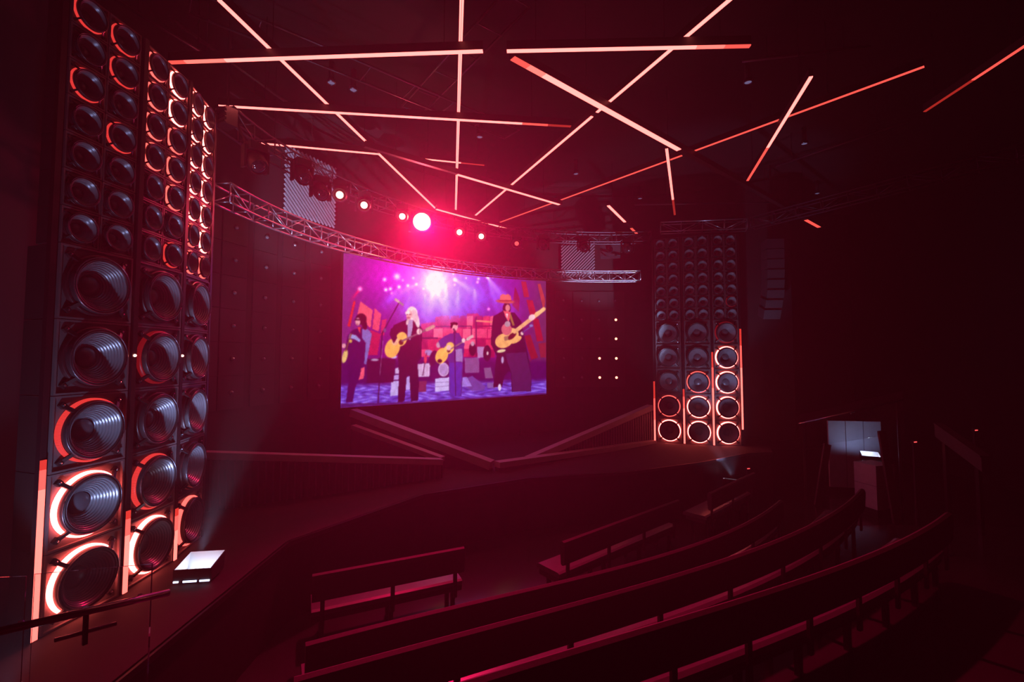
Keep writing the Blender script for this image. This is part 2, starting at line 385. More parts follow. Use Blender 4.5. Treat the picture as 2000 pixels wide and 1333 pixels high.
# ------------------------------------------------------------------ loudspeaker towers
U = .7
def cabinet_meshes(sz, big):
    k = sz / .7; h = sz / 2; D = {}
    fr = .018 * (1 if big else .8); dp = .45 if big else .3; pr = .03 if big else .02
    e = (sz - .008) / 2; q = e * .74; b = MB(); b.add([(-e, 0, h - e), (e, 0, h - e), (e, 0, h + e), (-e, 0, h + e), (-q, dp, h - e), (q, dp, h - e), (q, dp, h + e), (-q, dp, h + e)], [(7, 6, 5, 4), (0, 4, 5, 1), (1, 5, 6, 2), (2, 6, 7, 3), (3, 7, 4, 0)], 1)  # sides and back coloured darker, standing in for their shade
    NS = 48; rh = .268 * k; vs = []
    for i in range(NS):
        a = 2 * math.pi * i / NS; c_, s_ = math.cos(a), math.sin(a); g = e / max(abs(c_), abs(s_))
        vs += [(rh * c_, 0, h + rh * s_), (g * c_, 0, h + g * s_)]
    b.add(vs, [(2 * i, 2 * i + 1, (2 * i + 3) % (2 * NS), (2 * i + 2) % (2 * NS)) for i in range(NS)])
    D['enclosure'] = b.mesh('enclosure', [M['cabinet'], M['black']])
    b = MB(); e = sz - .008
    for s in (-1, 1):
        b.box((s * (e - fr) / 2, -pr / 2, h), (fr, pr, e)); b.box((0, -pr / 2, h + s * (e - fr) / 2), (e - 2 * fr, pr, fr))
    D['trim'] = b.mesh('trim', M['cabinet'])
    T = Matrix.Translation((0, 0, h))
    out = .09 * k if big else .05
    ro = .284 * k
    for lv in ('off', 'faint', 'dim', 'mid', 'bright'):
        b = MB(); b.lathe([(ro + .001 * k, -.05 * k), (ro + .014 * k, -.046 * k), (ro + .02 * k, -.036 * k), (ro + .02 * k, -.003)], 56)
        D['led_' + lv] = smooth_angle(b.mesh('led_ring', M['ring_' + lv]))
    D['_h'] = h
    b = MB(); b.lathe([(ro - .01 * k, -.001), (ro - .004 * k, -out * .9), (ro - .008 * k, -out), (ro - .02 * k, -out * 1.02)], 48, T)
    D['basket'] = smooth_angle(b.mesh('basket', M['rim']))
    b = MB(); b.tube([T @ Vector(((ro - .012 * k) * math.cos(q), -out * 1.02, (ro - .012 * k) * math.sin(q))) for q in [2 * math.pi * i / 48 for i in range(48)]], .0045 * k + .001, 6, closed=True)
    D['rim'] = smooth_angle(b.mesh('rim', M['basket']), 180)
    # surround roll and cone with ridges
    r1 = ro - .022 * k; prof = [(r1, -out * .98), (r1 - .006 * k, -out * 1.06), (r1 - .014 * k, -out * 1.04), (r1 - .02 * k, -out * .93)]
    b = MB(); b.lathe(prof, 48, T); D['surround'] = smooth_angle(b.mesh('surround', M['rim']), 80)
    rr0, rr1 = r1 - .02 * k, .105 * k; y0, y1 = -out * .93, (.085 if big else .05)
    prof = []; NR = 9 if big else 4
    for i in range(NR):
        for j, dy in ((0, 0), (.4, .0), (.5, 1), (.9, 1)):
            f_ = (i + j) / NR; prof.append((rr0 + (rr1 - rr0) * f_, y0 + (y1 - y0) * f_ - ((.012 if big else .006) if dy else 0)))
    prof.append((rr1, y1)); prof.append((rr1 * .2, y1 + .004))
    b = MB(); b.lathe(prof, 48 if big else 32, T, cap1=True); D['cone'] = smooth_angle(b.mesh('cone', M['cone']), 28)
    b = MB(); b.lathe([(.105 * k, y1 - .001), (.1 * k, y1 - .016 * k), (.083 * k, y1 - .034 * k), (.054 * k, y1 - .047 * k), (.024 * k, y1 - .053 * k), (.002 * k, y1 - .054 * k)], 32, T, cap1=True)
    D['dust_cap'] = smooth_angle(b.mesh('dust_cap', M['cap']), 120)
    # the four mounting brackets
    D['bracket'] = []
    for q in (45, 135, 225, 315):
        a = R(q); d = Vector((math.cos(a), 0, math.sin(a)))
        b = MB(); b.beam(T @ (d * (ro - .02 * k) + Vector((0, -out * .9, 0))), T @ (d * (ro + .06 * k) + Vector((0, -.03 * k, 0))), .034 * k, .02 * k, up=(0, -1, 0))
        b.box(T @ (d * (ro + .08 * k) + Vector((0, -.018 * k, 0))), (.05 * k, .03 * k, .05 * k), Matrix.Rotation(-a, 3, 'Y'))
        me = b.mesh('bracket', M['bracket'])
        b2 = MB(); b2.lathe([(.011 * k, 0), (.011 * k, -.008 * k), (.004 * k, -.012 * k)], 8, Matrix.Translation(T @ (d * (ro + .083 * k) + Vector((0, -.033 * k, 0)))), cap1=True)
        D['bracket'].append((me, b2.mesh('bolt', M['bolt'])))
    return D
BIG = cabinet_meshes(.7, True); SMALL = cabinet_meshes(.35, False)
def cabinet(D, loc, rz, lv, label, group, big):
    t = thing('woofer_cabinet' if big else 'speaker_cabinet', loc, rz, label=label, cat='loudspeaker', group=group)
    link('enclosure', D['enclosure'], t); link('trim', D['trim'], t)
    o = link('led_ring', D['led_' + lv], t); o.location = (0, 0, D['_h'])
    if lv != 'off': o['label'] = 'glowing red light ring'
    bk = link('basket', D['basket'], t); link('rim', D['rim'], bk)
    cn = link('cone', D['cone'], t); link('surround', D['surround'], cn); link('dust_cap', D['dust_cap'], cn)
    for me, bo in D['bracket']:
        b = link('bracket', me, t)
        if big: link('bolt', bo, b)
    return t
LV = {'.': 'off', 'f': 'faint', 'd': 'dim', 'm': 'mid', 'b': 'bright'}
ORD = ['bottom', 'second', 'third', 'fourth', 'fifth', 'sixth', 'seventh']
def nth(i, n): return 'lowest' if i == 0 else ('topmost' if i == n - 1 else ORD[i] + '-lowest')
def tower(cols, big, small, tname, cnames):
    for ci, (a, b) in enumerate(cols):
        a, b = Vector(a), Vector(b); d = (b - a).normalized(); rz = math.atan2(d.y, d.x); mid = (a + b) / 2
        for r in range(5):                   # text rows run from the top down
            lv = LV[big[4 - r][ci]]
            cabinet(BIG, (mid.x, mid.y, r * U + .002), rz, lv, f"large {'dark' if lv == 'off' else 'red ringed'} woofer box, {nth(r, 5)} in {cnames[ci]} column of {tname}", f'large woofer boxes of {tname}', True)
        for r in range(7):
            for k in range(2):
                lv = LV[small[6 - r][ci * 2 + k]]; p = a + d * (.175 + .35 * k)
                near = ('inner', 'outer')[k]
                cabinet(SMALL, (p.x, p.y, 5 * U + r * U / 2 + .002), rz, lv, f"small {'dark' if lv == 'off' else 'red ringed'} speaker, {nth(r, 7)} of {cnames[ci]} column {cside[k]}, {tname}", f'small speaker boxes of {tname}', False)
cside = ('stage-rear half', 'stage-front half')
TL = [((-4.14, 4.10), (-4.05, 4.795)), ((-4.075, 4.885), (-4.10, 5.585)), ((-4.12, 5.64), (-4.265, 6.325))]
TR = [((4.222, 13.378), (4.862, 13.093)), ((4.94, 13.06), (5.605, 12.84)), ((5.665, 12.825), (6.365, 12.775))]
cside = ('half away from screen', 'half towards screen')
tower(TL, ['...', '.f.', 'd..', 'bd.', 'bbm'],
      ['ddmbbb', '.dmbbb', 'd.mmbb', '.dmmbb', '...mbb', '....mb', '...dmm'], 'floor-lamp tower', ('outer', 'middle', 'inner'))
cside = ('half towards screen', 'half away from screen')
tower(TR, ['..f', '..b', '.mb', 'mbb', 'bbb'],
      ['......', '......', '......', '......', '......', '.....f', '......'], 'blue-board tower', ('inner', 'middle', 'outer'))
# light posts between the columns
def light_post(p, rz, z1, segs, label):
    t = thing('light_post', (p[0], p[1], 0), rz, label=label, cat='light post')
    MB().box((0, .022, z1 / 2 + .001), (.05, .044, z1)).build('post', M['post'], t)
    for z, h, lv in segs:
        m = MB()
        for s in (-1, 1): m.box((s * .0125, -.004, z + h / 2), (.021, .014, h * .985))
        m.build('led_segment', M['led_' + lv], t)
    return t
def ladder(z0, z1, full, n=14):
    out = []
    h = (z1 - z0) / n
    for i in range(n): out.append((z0 + i * h, h, 'full' if i < n * full else ('low' if i < n * (full + 1) / 2 else 'dim')))
    return out
def post_at(a, b, off): 
    a, b = Vector(a), Vector(b); d = (b - a).normalized(); return (a + d * off), math.atan2(d.y, d.x)
def posts(T, data, tname, names):
    for (ci, end, off), segs, nm in zip(((0, 0, -.055), (0, 1, .05), (1, 1, .03), (2, 1, .035)), data, names):
        a, b = Vector(T[ci][0]), Vector(T[ci][1]); d = (b - a).normalized()
        p = (a if end == 0 else b) + d * off; n = Vector((d.y, -d.x)); p = p + n * .035
        LP = light_post(p, math.atan2(d.y, d.x), 5.95, segs, f'tall black light post {nm} of {tname}')
        if tname.startswith('floor') and nm.startswith('between'):
            MB().lathe([(.014, 0), (.012, -.012), (.004, -.016)], 12, Matrix.Translation((0, -.001, 2.47)), cap1=True).build('status_light', M['redlens'], LP)
posts(TL, [ladder(.01, 1.55, .8, 18), ladder(.01, .85, .7, 10), ladder(.01, .62, .5, 7), []], 'floor-lamp tower',
      ('on free edge', 'between outer and middle columns', 'between middle and inner columns', 'on screen edge'))
posts(TR, [ladder(.01, 1.75, .3, 14), ladder(.01, 1.55, .6, 14), ladder(.01, 2.6, .6, 18), ladder(.45, 3.25, .6, 18)], 'blue-board tower',
      ('on screen edge', 'between inner and middle columns', 'between middle and outer columns', 'on free edge'))
# ------------------------------------------------------------------ cold floor lamps
def floor_lamp(loc, rz, label, watts, aim, size, cone, shine=None, beam=0):
    t = thing('floor_lamp', loc, rz, label=label, cat='stage lamp')
    W, D_, Hh, th = .36, .27, .13, .012
    b = MB(); b.box((0, 0, .03 + th / 2), (W, D_, th)); b.build('base', M['black'], t)
    b = MB(); b.box((0, -D_ / 2, .03 + Hh / 2), (W, th, Hh)); b.build('front_wall', M['black'], t)
    REST = [(7, 6, 5, 4), (0, 4, 5, 1), (1, 5, 6, 2), (2, 6, 7, 3), (3, 7, 4, 0)]
    y0, y1, zt = -D_ / 2, D_ / 2, .22
    vs = [(x, y1 + dy + o, z) for o in (0, th) for x, dy, z in ((-W / 2, 0, .03), (W / 2, 0, .03), (W / 2, .05, zt), (-W / 2, .05, zt))]
    MB().add(vs, [(0, 1, 2, 3)]).add(vs, REST, 1).build('reflector', [M['white'], M['black']], t)
    for s in (-1, 1):
        vs = [(s * (W / 2 + o), y, z) for o in (0, th) for y, z in ((y0, .03), (y1, .03), (y1 + .05, zt), (y0, .03 + Hh))]
        MB().add(vs, [(0, 1, 2, 3)]).add(vs, REST, 1).build('side_wall', [M['white'], M['black']], t)
    for i in range(4): MB().box((-.129 + i * .086, .02, .055), (.068, .16, .02)).build('led_cell', M['cold'], t)
    for x0, x1 in ((-.18, -.13), (-.085, .05), (.08, .18)):
        MB().box(((x0 + x1) / 2, -D_ / 2 - .012, .035), (x1 - x0, .01, .016)).build('edge_glint', M['cold_glint'], t)  # glints along the bottom edge, drawn as glowing strips
    for s in (-1, 1):
        MB().box((s * .12, 0, .015), (.05, .24, .03)).build('foot', M['black'], t)
    if loc[2] < -.01: MB().box((0, .05, (AUD - loc[2]) / 2), (.3, .2, loc[2] - AUD)).build('stand', M['black'], t)
    src = Vector(loc) + Vector((0, 0, .27))
    lamp('floor_lamp_light', 'SPOT', src, watts, (.44, .55, 1.0), None, target=aim, size=size, spot=cone, blend=.45)
    if shine: lamp('added_panel_spot', 'SPOT', src, watts * beam, (.52, .60, 1.0), None, target=shine, size=.04, spot=R(24), blend=.5)  # extra narrow spot added to brighten the slatted panel and truss
    return t
FL = on(388, 1130, 0)
floor_lamp((FL.x, FL.y, 0), R(8), 'open white floor lamp shining at the foot of floor-lamp tower', FLOOR_LAMP_W, (-4.0, 7.9, 5.0), .06, R(62), (-4.3, 10.3, 6.0), 12)
floor_lamp((-3.27, 3.02, .0), R(-110), 'added unseen cold floor lamp at the handrail foot lighting floor-lamp tower', ADDED_TOWER_LAMP_W, (-4.12, 4.95, 2.9), .06, R(70))
floor_lamp((8.75, 11.25, -.1), R(-30), 'cold floor lamp on a stand behind the pale blue box', BOARD_LAMP_W, (8.9, 11.9, .6), .1, R(130))
floor_lamp((5.15, 10.8, -.58), R(150), 'added unseen cold lamp behind the red lit bench lighting blue-board tower', ADDED_RIGHT_LAMP_W, (5.3, 12.95, 3.9), .06, R(66), (2.6, 14.7, 5.6), 5)

# ------------------------------------------------------------------ the screen
def build_screen():
    scale = 3.65
    # corners as points in the room, bottom edge level
    zL, zR = 2.983 * scale, 4.097 * scale
    bl, br = at(665, 798, zL * 1.0), at(1067, 770, zR * 1.0)
    zb = (bl.z + br.z) / 2; bl.z = br.z = zb; ht = 3.72
    tl, tr = bl + Vector((0, 0, ht)), br + Vector((0, 0, ht))
    NX, NY = 440, 260
    u = np.linspace(0, 1, NX); v = np.linspace(0, 1, NY); uu, vv = np.meshgrid(u, v)     # v = 0 bottom
    # where each screen point sits on the traced sketch sheet (projective map of the four corners)
    src = np.array([[0, 0], [1, 0], [1, 1], [0, 1]], float); dst = np.array([[138, 1250], [1716, 1133], [1703, 290], [150, 82]], float)
    A = []; B = []
    for (x, y), (X, Y) in zip(src, dst):
        A += [[x, y, 1, 0, 0, 0, -X * x, -X * y], [0, 0, 0, x, y, 1, -Y * x, -Y * y]]; B += [X, Y]
    h = np.append(np.linalg.solve(np.array(A), np.array(B)), 1).reshape(3, 3)
    w_ = h[2, 0] * uu + h[2, 1] * vv + 1
    X = (h[0, 0] * uu + h[0, 1] * vv + h[0, 2]) / w_; Y = (h[1, 0] * uu + h[1, 1] * vv + h[1, 2]) / w_
    img = np.zeros((NY, NX, 3))
    def mixc(mask, c, a=1.0):
        mk = np.clip(mask * a, 0, 1)[..., None]; img[:] = img * (1 - mk) + np.array(c, float) * mk
    def addc(mask, c): img[:] = img + mask[..., None] * np.array(c, float)
    def ell(cx, cy, rx, ry, c, rot=0, soft=4, a=1):
        q = math.radians(rot); dx, dy = X - cx, Y - cy
        ex = (dx * math.cos(q) + dy * math.sin(q)) / rx; ey = (-dx * math.sin(q) + dy * math.cos(q)) / ry
        d = (np.sqrt(ex ** 2 + ey ** 2) - 1) * min(rx, ry); mixc(np.clip(.5 - d / soft, 0, 1), c, a)
    def poly(p, c, a=1, soft=0):
        ins = np.zeros_like(X, bool); n = len(p)
        for i in range(n):
            (x1, y1), (x2, y2) = p[i], p[(i + 1) % n]
            if y1 == y2: continue
            ins ^= ((y1 > Y) != (y2 > Y)) & (X < (x2 - x1) * (Y - y1) / (y2 - y1) + x1)
        mixc(ins.astype(float), c, a)
    def line(x1, y1, x2, y2, wd, c, a=1, w2=None):
        dx, dy = x2 - x1, y2 - y1; L2 = dx * dx + dy * dy
        t = np.clip(((X - x1) * dx + (Y - y1) * dy) / L2, 0, 1)
        d = np.hypot(X - x1 - t * dx, Y - y1 - t * dy); wt = wd + ((w2 if w2 is not None else wd) - wd) * t
        mixc(np.clip((wt / 2 - d) / 3 + .5, 0, 1), c, a)
    def glow(cx, cy, r, c, p=1.5): addc(np.exp(-(np.hypot(X - cx, Y - cy) / r) ** p), c)
    def conebeam(x1, y1, ang, half, L, c):
        q = math.radians(ang); dx, dy = X - x1, Y - y1
        f = dx * math.cos(q) + dy * math.sin(q); s = -dx * math.sin(q) + dy * math.cos(q)
        wd = np.maximum(f, 0) * math.tan(math.radians(half)) + 6
        addc(np.exp(-(s / wd) ** 2) * np.clip(f / 15, 0, 1) * np.clip(1 - f / L, 0, 1), c)
    # --- backdrop
    t = np.clip((Y - 100) / 600, 0, 1)[..., None]
    img[:] = np.array([128, 24, 150]) * (1 - t) + np.array([112, 14, 120]) * t
    side = np.clip(1 - (X - 140) / 260, 0, 1); mixc(side, (120, 50, 122), .8)
    mixc(np.clip((X - 1450) / 260, 0, 1), (92, 48, 92), .9)
    addc(np.exp(-((X - 520) / 240) ** 2 - ((Y - 250) / 160) ** 2), (62, -10, 40))
    addc(np.exp(-((X - 1000) / 360) ** 2 - ((Y - 380) / 210) ** 2), (-30, 30, 90))
    # slanted red scenery, first the pieces at both sides
    poly([(285, 445), (380, 512), (366, 645), (258, 562)], (232, 86, 112)); poly([(395, 495), (447, 540), (428, 672), (378, 652)], (222, 70, 108))
    poly([(232, 440), (248, 444), (206, 640), (186, 630)], (214, 40, 50)); poly([(365, 660), (445, 690), (420, 850), (340, 850)], (180, 26, 84))
    poly([(450, 585), (490, 575), (470, 700), (445, 700)], (190, 36, 96))
    for p, c in (([(1515, 292), (1552, 292), (1578, 408), (1538, 410)], (168, 34, 66)), ([(1640, 312), (1662, 308), (1700, 430), (1690, 520)], (176, 60, 70)),
                 ([(1556, 428), (1604, 432), (1640, 560), (1590, 560)], (172, 30, 62)), ([(1604, 560), (1650, 570), (1690, 735), (1640, 740)], (160, 22, 56)),
                 ([(1540, 700), (1590, 690), (1650, 860), (1600, 880)], (140, 24, 50)), ([(1470, 330), (1505, 420), (1500, 520), (1450, 470)], (132, 20, 72)),
                 ([(1650, 755), (1708, 748), (1712, 860), (1670, 860)], (138, 34, 60)), ([(1560, 860), (1600, 880), (1590, 920), (1570, 890)], (170, 40, 50))): poly(p, c)
    # back wall of pink boxes
    rng = random.Random(3)
    poly([(755, 612), (860, 598), (865, 560), (962, 548), (972, 575), (1100, 565), (1104, 536), (1185, 532), (1210, 560), (1320, 552), (1320, 860), (755, 860)], (170, 18, 84))
    y = 560
    for y0, y1 in ((552, 640), (648, 716), (728, 800), (806, 860)):
        x = 756
        while x < 1310:
            wd = rng.choice((52, 74, 96)); c = rng.choice(((228, 70, 118), (212, 48, 98), (196, 30, 86), (238, 92, 130), (150, 16, 80)))
            if not (y0 < 600 and x < 860): poly([(x, y0), (min(x + wd - 6, 1318), y0 - 3), (min(x + wd - 6, 1318), y1), (x, y1)], c, .85)
            x += wd
    line(740, 720, 880, 718, 10, (60, 6, 60)); line(870, 632, 1140, 628, 7, (70, 6, 70)); line(1140, 628, 1140, 720, 7, (70, 6, 70)); line(1175, 560, 1180, 850, 8, (80, 8, 70))
    line(1180, 588, 1300, 596, 12, (240, 130, 110)); line(1180, 630, 1320, 625, 10, (120, 10, 70))
    mixc(np.clip((620 - Y) / 200, 0, 1) * np.exp(-((X - 950) / 260) ** 2), (98, 70, 205), .6)
    # light beams and lamps
    for a in ((1010, 280, 32, 9, 330, (40, 60, 110)), (1262, 262, 52, 10, 420, (60, 80, 120)), (1262, 262, 72, 6, 360, (40, 60, 100)), (1160, 342, 86, 8, 230, (46, 56, 100)),
              (1035, 355, 92, 8, 240, (46, 60, 110)), (715, 316, 152, 8, 280, (40, 50, 120)), (940, 300, 88, 7, 380, (40, 60, 90)), (855, 320, 100, 9, 420, (50, 60, 80)),
              (585, 338, 130, 9, 260, (20, 30, 90)), (785, 380, 95, 7, 260, (20, 40, 70)), (670, 400, 110, 8, 200, (24, 30, 80)), (855, 300, 70, 10, 420, (40, 50, 70)), (280, 352, 128, 5, 130, (130, -6, -40))): conebeam(*a)
    glow(855, 295, 62, (220, 220, 160), 1.3); glow(855, 300, 230, (70, 90, 90), 1.2); glow(850, 340, 300, (20, 50, 60), 2)
    for x, y_, r, c in ((470, 280, 13, (255, 200, 190)), (565, 258, 20, (255, 210, 170)), (280, 352, 15, (255, 150, 120)), (480, 357, 12, (190, 210, 200)), (515, 350, 11, (180, 210, 190)),
                        (583, 335, 12, (180, 200, 190)), (650, 326, 11, (150, 170, 170)), (525, 382, 8, (200, 120, 90)), (690, 268, 9, (200, 110, 100)), (1190, 272, 10, (170, 170, 140)), (1183, 298, 9, (190, 120, 120)),
                        (1008, 318, 7, (200, 110, 120)), (1270, 500, 10, (255, 120, 110)), (610, 285, 8, (220, 120, 90)), (770, 348, 7, (150, 160, 120)), (925, 325, 8, (160, 160, 120)), (1095, 268, 7, (120, 130, 120)),
                        (1260, 262, 12, (200, 210, 160)), (1010, 280, 12, (190, 210, 150)), (715, 316, 10, (160, 190, 150)), (1300, 260, 6, (200, 190, 150)), (998, 236, 7, (220, 130, 120)), (905, 238, 7, (220, 150, 150))): glow(x, y_, r, c, 2)
    for q in range(0, 180, 45): line(565 - 34 * math.cos(R(q)), 258 - 34 * math.sin(R(q)), 565 + 34 * math.cos(R(q)), 258 + 34 * math.sin(R(q)), 3, (255, 190, 170), .6)
    # stage floor and back line
    mixc(np.clip((Y - 860) / 40, 0, 1), (66, 12, 92)); fl = np.clip((Y - 1035 + (X - 900) * .03) / 40, 0, 1); mixc(fl, (92, 66, 196))
    nz = np.sin(X * .035 + np.sin(Y * .09) * 3) * np.sin(Y * .11 + np.sin(X * .02) * 2)
    addc(np.clip(nz - .1, 0, 1) * fl, (70, 70, 62)); addc(np.clip(-nz - .3, 0, 1) * fl, (-50, -44, -80))
    for p, c in (([(726, 915), (828, 905), (822, 1008), (722, 1012)], (206, 176, 222)), ([(866, 1022), (974, 1012), (976, 1110), (868, 1122)], (196, 184, 244)), ([(735, 1045), (800, 1040), (798, 1120), (738, 1125)], (120, 40, 90)),
                 ([(1090, 868), (1200, 862), (1205, 975), (1095, 980)], (122, 80, 146)), ([(1185, 782), (1240, 782), (1236, 860), (1190, 866)], (170, 130, 190)), ([(1102, 1018), (1150, 1000), (1252, 1078), (1240, 1108), (1150, 1112), (1105, 1085)], (98, 66, 158)),
                 ([(1062, 1015), (1110, 1008), (1150, 1080), (1065, 1085)], (150, 124, 220)), ([(1265, 1052), (1325, 1048), (1325, 1090), (1268, 1092)], (120, 92, 170)), ([(560, 945), (604, 940), (598, 985), (556, 990)], (200, 176, 226)),
                 ([(540, 1000), (600, 995), (596, 1030), (536, 1036)], (176, 150, 220)), ([(528, 1045), (592, 1040), (588, 1150), (522, 1158)], (186, 170, 236)), ([(640, 1010), (676, 1006), (672, 1110), (640, 1112)], (180, 160, 232)),
                 ([(268, 960), (322, 938), (318, 1025), (268, 1040)], (236, 90, 120)), ([(1238, 940), (1290, 935), (1310, 1015), (1250, 1020)], (120, 84, 140))): poly(p, c)
    for x in range(735, 822, 22): line(x, 920, x + 2, 1005, 2, (110, 70, 120), .7)
    line(868, 1052, 976, 1046, 3, (110, 80, 150)); line(868, 1084, 976, 1076, 3, (110, 80, 150))
    poly([(340, 880), (470, 870), (560, 880), (545, 1050), (340, 1060)], (58, 8, 62)); ell(400, 885, 30, 9, (170, 150, 190)); ell(545, 862, 26, 12, (196, 180, 230))
    ell(930, 955, 42, 52, (206, 180, 226)); ell(930, 955, 34, 44, (170, 140, 205)); ell(820, 830, 36, 22, (160, 130, 196), 20); ell(890, 770, 18, 22, (190, 150, 180)); ell(850, 870, 30, 60, (70, 10, 70), 15)
    line(800, 830, 770, 1000, 5, (60, 8, 66)); line(880, 870, 905, 920, 6, (200, 170, 190)); ell(790, 880, 12, 30, (210, 60, 90)); ell(1150, 800, 26, 50, (40, 4, 48)); ell(1150, 760, 14, 18, (190, 150, 180)); ell(1262, 830, 30, 60, (44, 6, 54)); ell(1265, 830, 8, 14, (220, 190, 200))
    poly([(140, 1215), (560, 1205), (1180, 1165), (1716, 1120), (1716, 1140), (140, 1252)], (62, 16, 82), .75)
    # performers: simple generic figures
    DK = (46, 6, 58); SKIN = (226, 160, 176)
    poly([(228, 660), (292, 640), (350, 655), (376, 690), (362, 770), (336, 918), (300, 925), (285, 1010), (250, 1100), (232, 1205), (180, 1210), (198, 1050), (185, 900), (170, 800), (190, 700)], (58, 10, 84))
    poly([(300, 650), (350, 656), (376, 690), (360, 780), (334, 920), (318, 915), (330, 760), (300, 720)], (112, 108, 190)); poly([(205, 690), (250, 700), (290, 735), (280, 752), (235, 728), (195, 725)], (140, 150, 214))
    ell(292, 578, 42, 42, (44, 4, 40)); ell(318, 620, 20, 40, (50, 6, 46), -10); ell(266, 598, 19, 30, SKIN); ell(262, 618, 9, 4, (150, 70, 90)); line(246, 582, 288, 584, 10, (40, 4, 40)); poly([(262, 640), (290, 640), (285, 690)], (220, 60, 80))
    ell(168, 860, 20, 52, (222, 190, 120), 14); line(175, 820, 215, 690, 10, (120, 70, 60)); ell(212, 745, 12, 14, (214, 170, 90)); ell(160, 780, 16, 18, SKIN)
    poly([(585, 605), (640, 582), (720, 588), (762, 650), (758, 870), (728, 905), (742, 1060), (736, 1190), (682, 1196), (668, 1000), (650, 990), (632, 1196), (580, 1202), (588, 1000), (578, 850), (540, 760), (512, 690), (545, 622)], DK)
    poly([(650, 580), (692, 580), (690, 640), (672, 735), (652, 720)], (158, 146, 198)); ell(684, 532, 42, 50, (240, 222, 226), -10); ell(722, 585, 18, 58, (236, 214, 224), -12); ell(706, 555, 22, 50, (220, 190, 206), -12); ell(662, 548, 22, 36, (232, 170, 180), 8); ell(650, 528, 20, 14, (244, 226, 230), -20); ell(656, 566, 14, 7, (176, 96, 120)); ell(668, 542, 7, 4, (120, 50, 80)); ell(648, 543, 6, 4, (120, 50, 80)); ell(648, 600, 10, 22, (220, 190, 206), 10)
    ell(535, 795, 56, 76, (250, 178, 92), 22); ell(602, 728, 44, 56, (250, 186, 100), 22); ell(602, 752, 18, 20, (90, 30, 40)); line(610, 742, 845, 634, 14, (120, 84, 110)); line(800, 655, 848, 632, 26, (196, 150, 150)); ell(555, 745, 26, 30, (238, 180, 150), 20); ell(740, 670, 20, 24, (238, 200, 210)); poly([(520, 650), (560, 640), (570, 720), (545, 760), (515, 700)], DK)
    poly([(985, 682), (1045, 680), (1088, 755), (1080, 890), (1070, 1150), (1000, 1160), (975, 1120), (968, 900), (925, 800), (905, 745), (935, 705)], (72, 38, 132)); poly([(1020, 800), (1072, 800), (1076, 895), (1025, 895)], (146, 120, 190)); poly([(972, 900), (1072, 900), (1064, 1150), (985, 1158)], (70, 44, 168))
    ell(1012, 632, 24, 32, (234, 170, 180)); poly([(978, 640), (985, 605), (1010, 596), (1034, 610), (1030, 622), (1000, 618), (992, 645)], (44, 4, 40)); poly([(980, 600), (1030, 602), (1038, 616), (980, 618)], (44, 4, 40)); poly([(1010, 655), (1030, 680), (1000, 684)], (60, 20, 80))
    ell(915, 850, 46, 62, (250, 186, 96), 26); ell(972, 792, 36, 46, (250, 190, 104), 26); ell(968, 812, 13, 14, (90, 30, 40)); line(975, 805, 1145, 705, 11, (130, 96, 120)); line(1112, 725, 1146, 704, 22, (214, 180, 190)); ell(968, 790, 18, 22, (236, 190, 190)); ell(1080, 735, 14, 18, (240, 200, 210)); poly([(890, 740), (940, 700), (960, 740), (945, 780), (905, 790)], (72, 42, 140))
    ell(900, 890, 18, 14, (60, 10, 40))
    poly([(1305, 555), (1380, 512), (1470, 528), (1520, 590), (1540, 690), (1575, 860), (1602, 1000), (1600, 1112), (1452, 1118), (1448, 980), (1430, 960), (1395, 1000), (1378, 1082), (1312, 1085), (1322, 960), (1335, 850), (1290, 760), (1296, 640)], (48, 8, 58)); poly([(1400, 830), (1560, 820), (1600, 1000), (1598, 1110), (1460, 1116), (1450, 980), (1420, 900)], (66, 28, 88))
    ell(1408, 492, 30, 42, (60, 10, 46)); ell(1415, 490, 18, 26, (214, 130, 140)); poly([(1380, 510), (1440, 520), (1425, 600), (1400, 560)], (224, 90, 110)); poly([(1400, 530), (1420, 535), (1412, 570)], (230, 200, 220)); poly([(1440, 530), (1470, 620), (1455, 625), (1430, 560)], (150, 110, 60))
    ell(1396, 442, 70, 15, (196, 84, 92), 4); poly([(1352, 440), (1358, 398), (1375, 386), (1396, 392), (1420, 386), (1438, 404), (1444, 440)], (232, 108, 110)); line(1354, 436, 1444, 436, 8, (150, 40, 60))
    ell(1390, 735, 70, 54, (240, 176, 112), -22); ell(1450, 690, 52, 50, (240, 180, 118), -30); ell(1480, 728, 48, 22, (240, 176, 112), -28); ell(1450, 700, 40, 18, (90, 20, 40), -40); line(1470, 668, 1690, 498, 30, (236, 176, 128)); line(1640, 535, 1690, 498, 36, (244, 196, 140), w2=14); poly([(1388, 705), (1420, 700), (1424, 730), (1395, 738)], (150, 110, 90))
    ell(1408, 650, 40, 44, (206, 100, 120)); ell(1600, 560, 26, 22, (240, 200, 210), -30); ell(1415, 610, 22, 22, (170, 150, 170)); ell(1528, 680, 14, 14, (230, 190, 190)); line(1530, 672, 1590, 632, 8, (80, 70, 150)); ell(1595, 622, 14, 10, (120, 120, 190)); ell(1370, 812, 34, 12, (226, 210, 170), -10); line(1530, 640, 1590, 915, 5, (60, 20, 90)); ell(1380, 880, 10, 26, (180, 160, 210)); ell(1360, 1085, 12, 26, (230, 210, 250))
    # microphone stands
    line(582, 455, 452, 690, 7, (40, 4, 50)); line(455, 690, 428, 1212, 8, (52, 8, 62)); line(462, 740, 440, 1000, 3, (200, 170, 210), .8); line(556, 430, 612, 470, 15, (150, 130, 150)); line(556, 430, 575, 443, 20, (190, 170, 180)); ell(475, 662, 12, 16, (90, 70, 130))
    line(1010, 665, 1025, 1150, 6, (50, 16, 80)); line(1004, 650, 1016, 668, 12, (60, 20, 70)); line(745, 640, 750, 800, 4, (70, 20, 80))
    img[:] = np.clip(img, 0, 255)
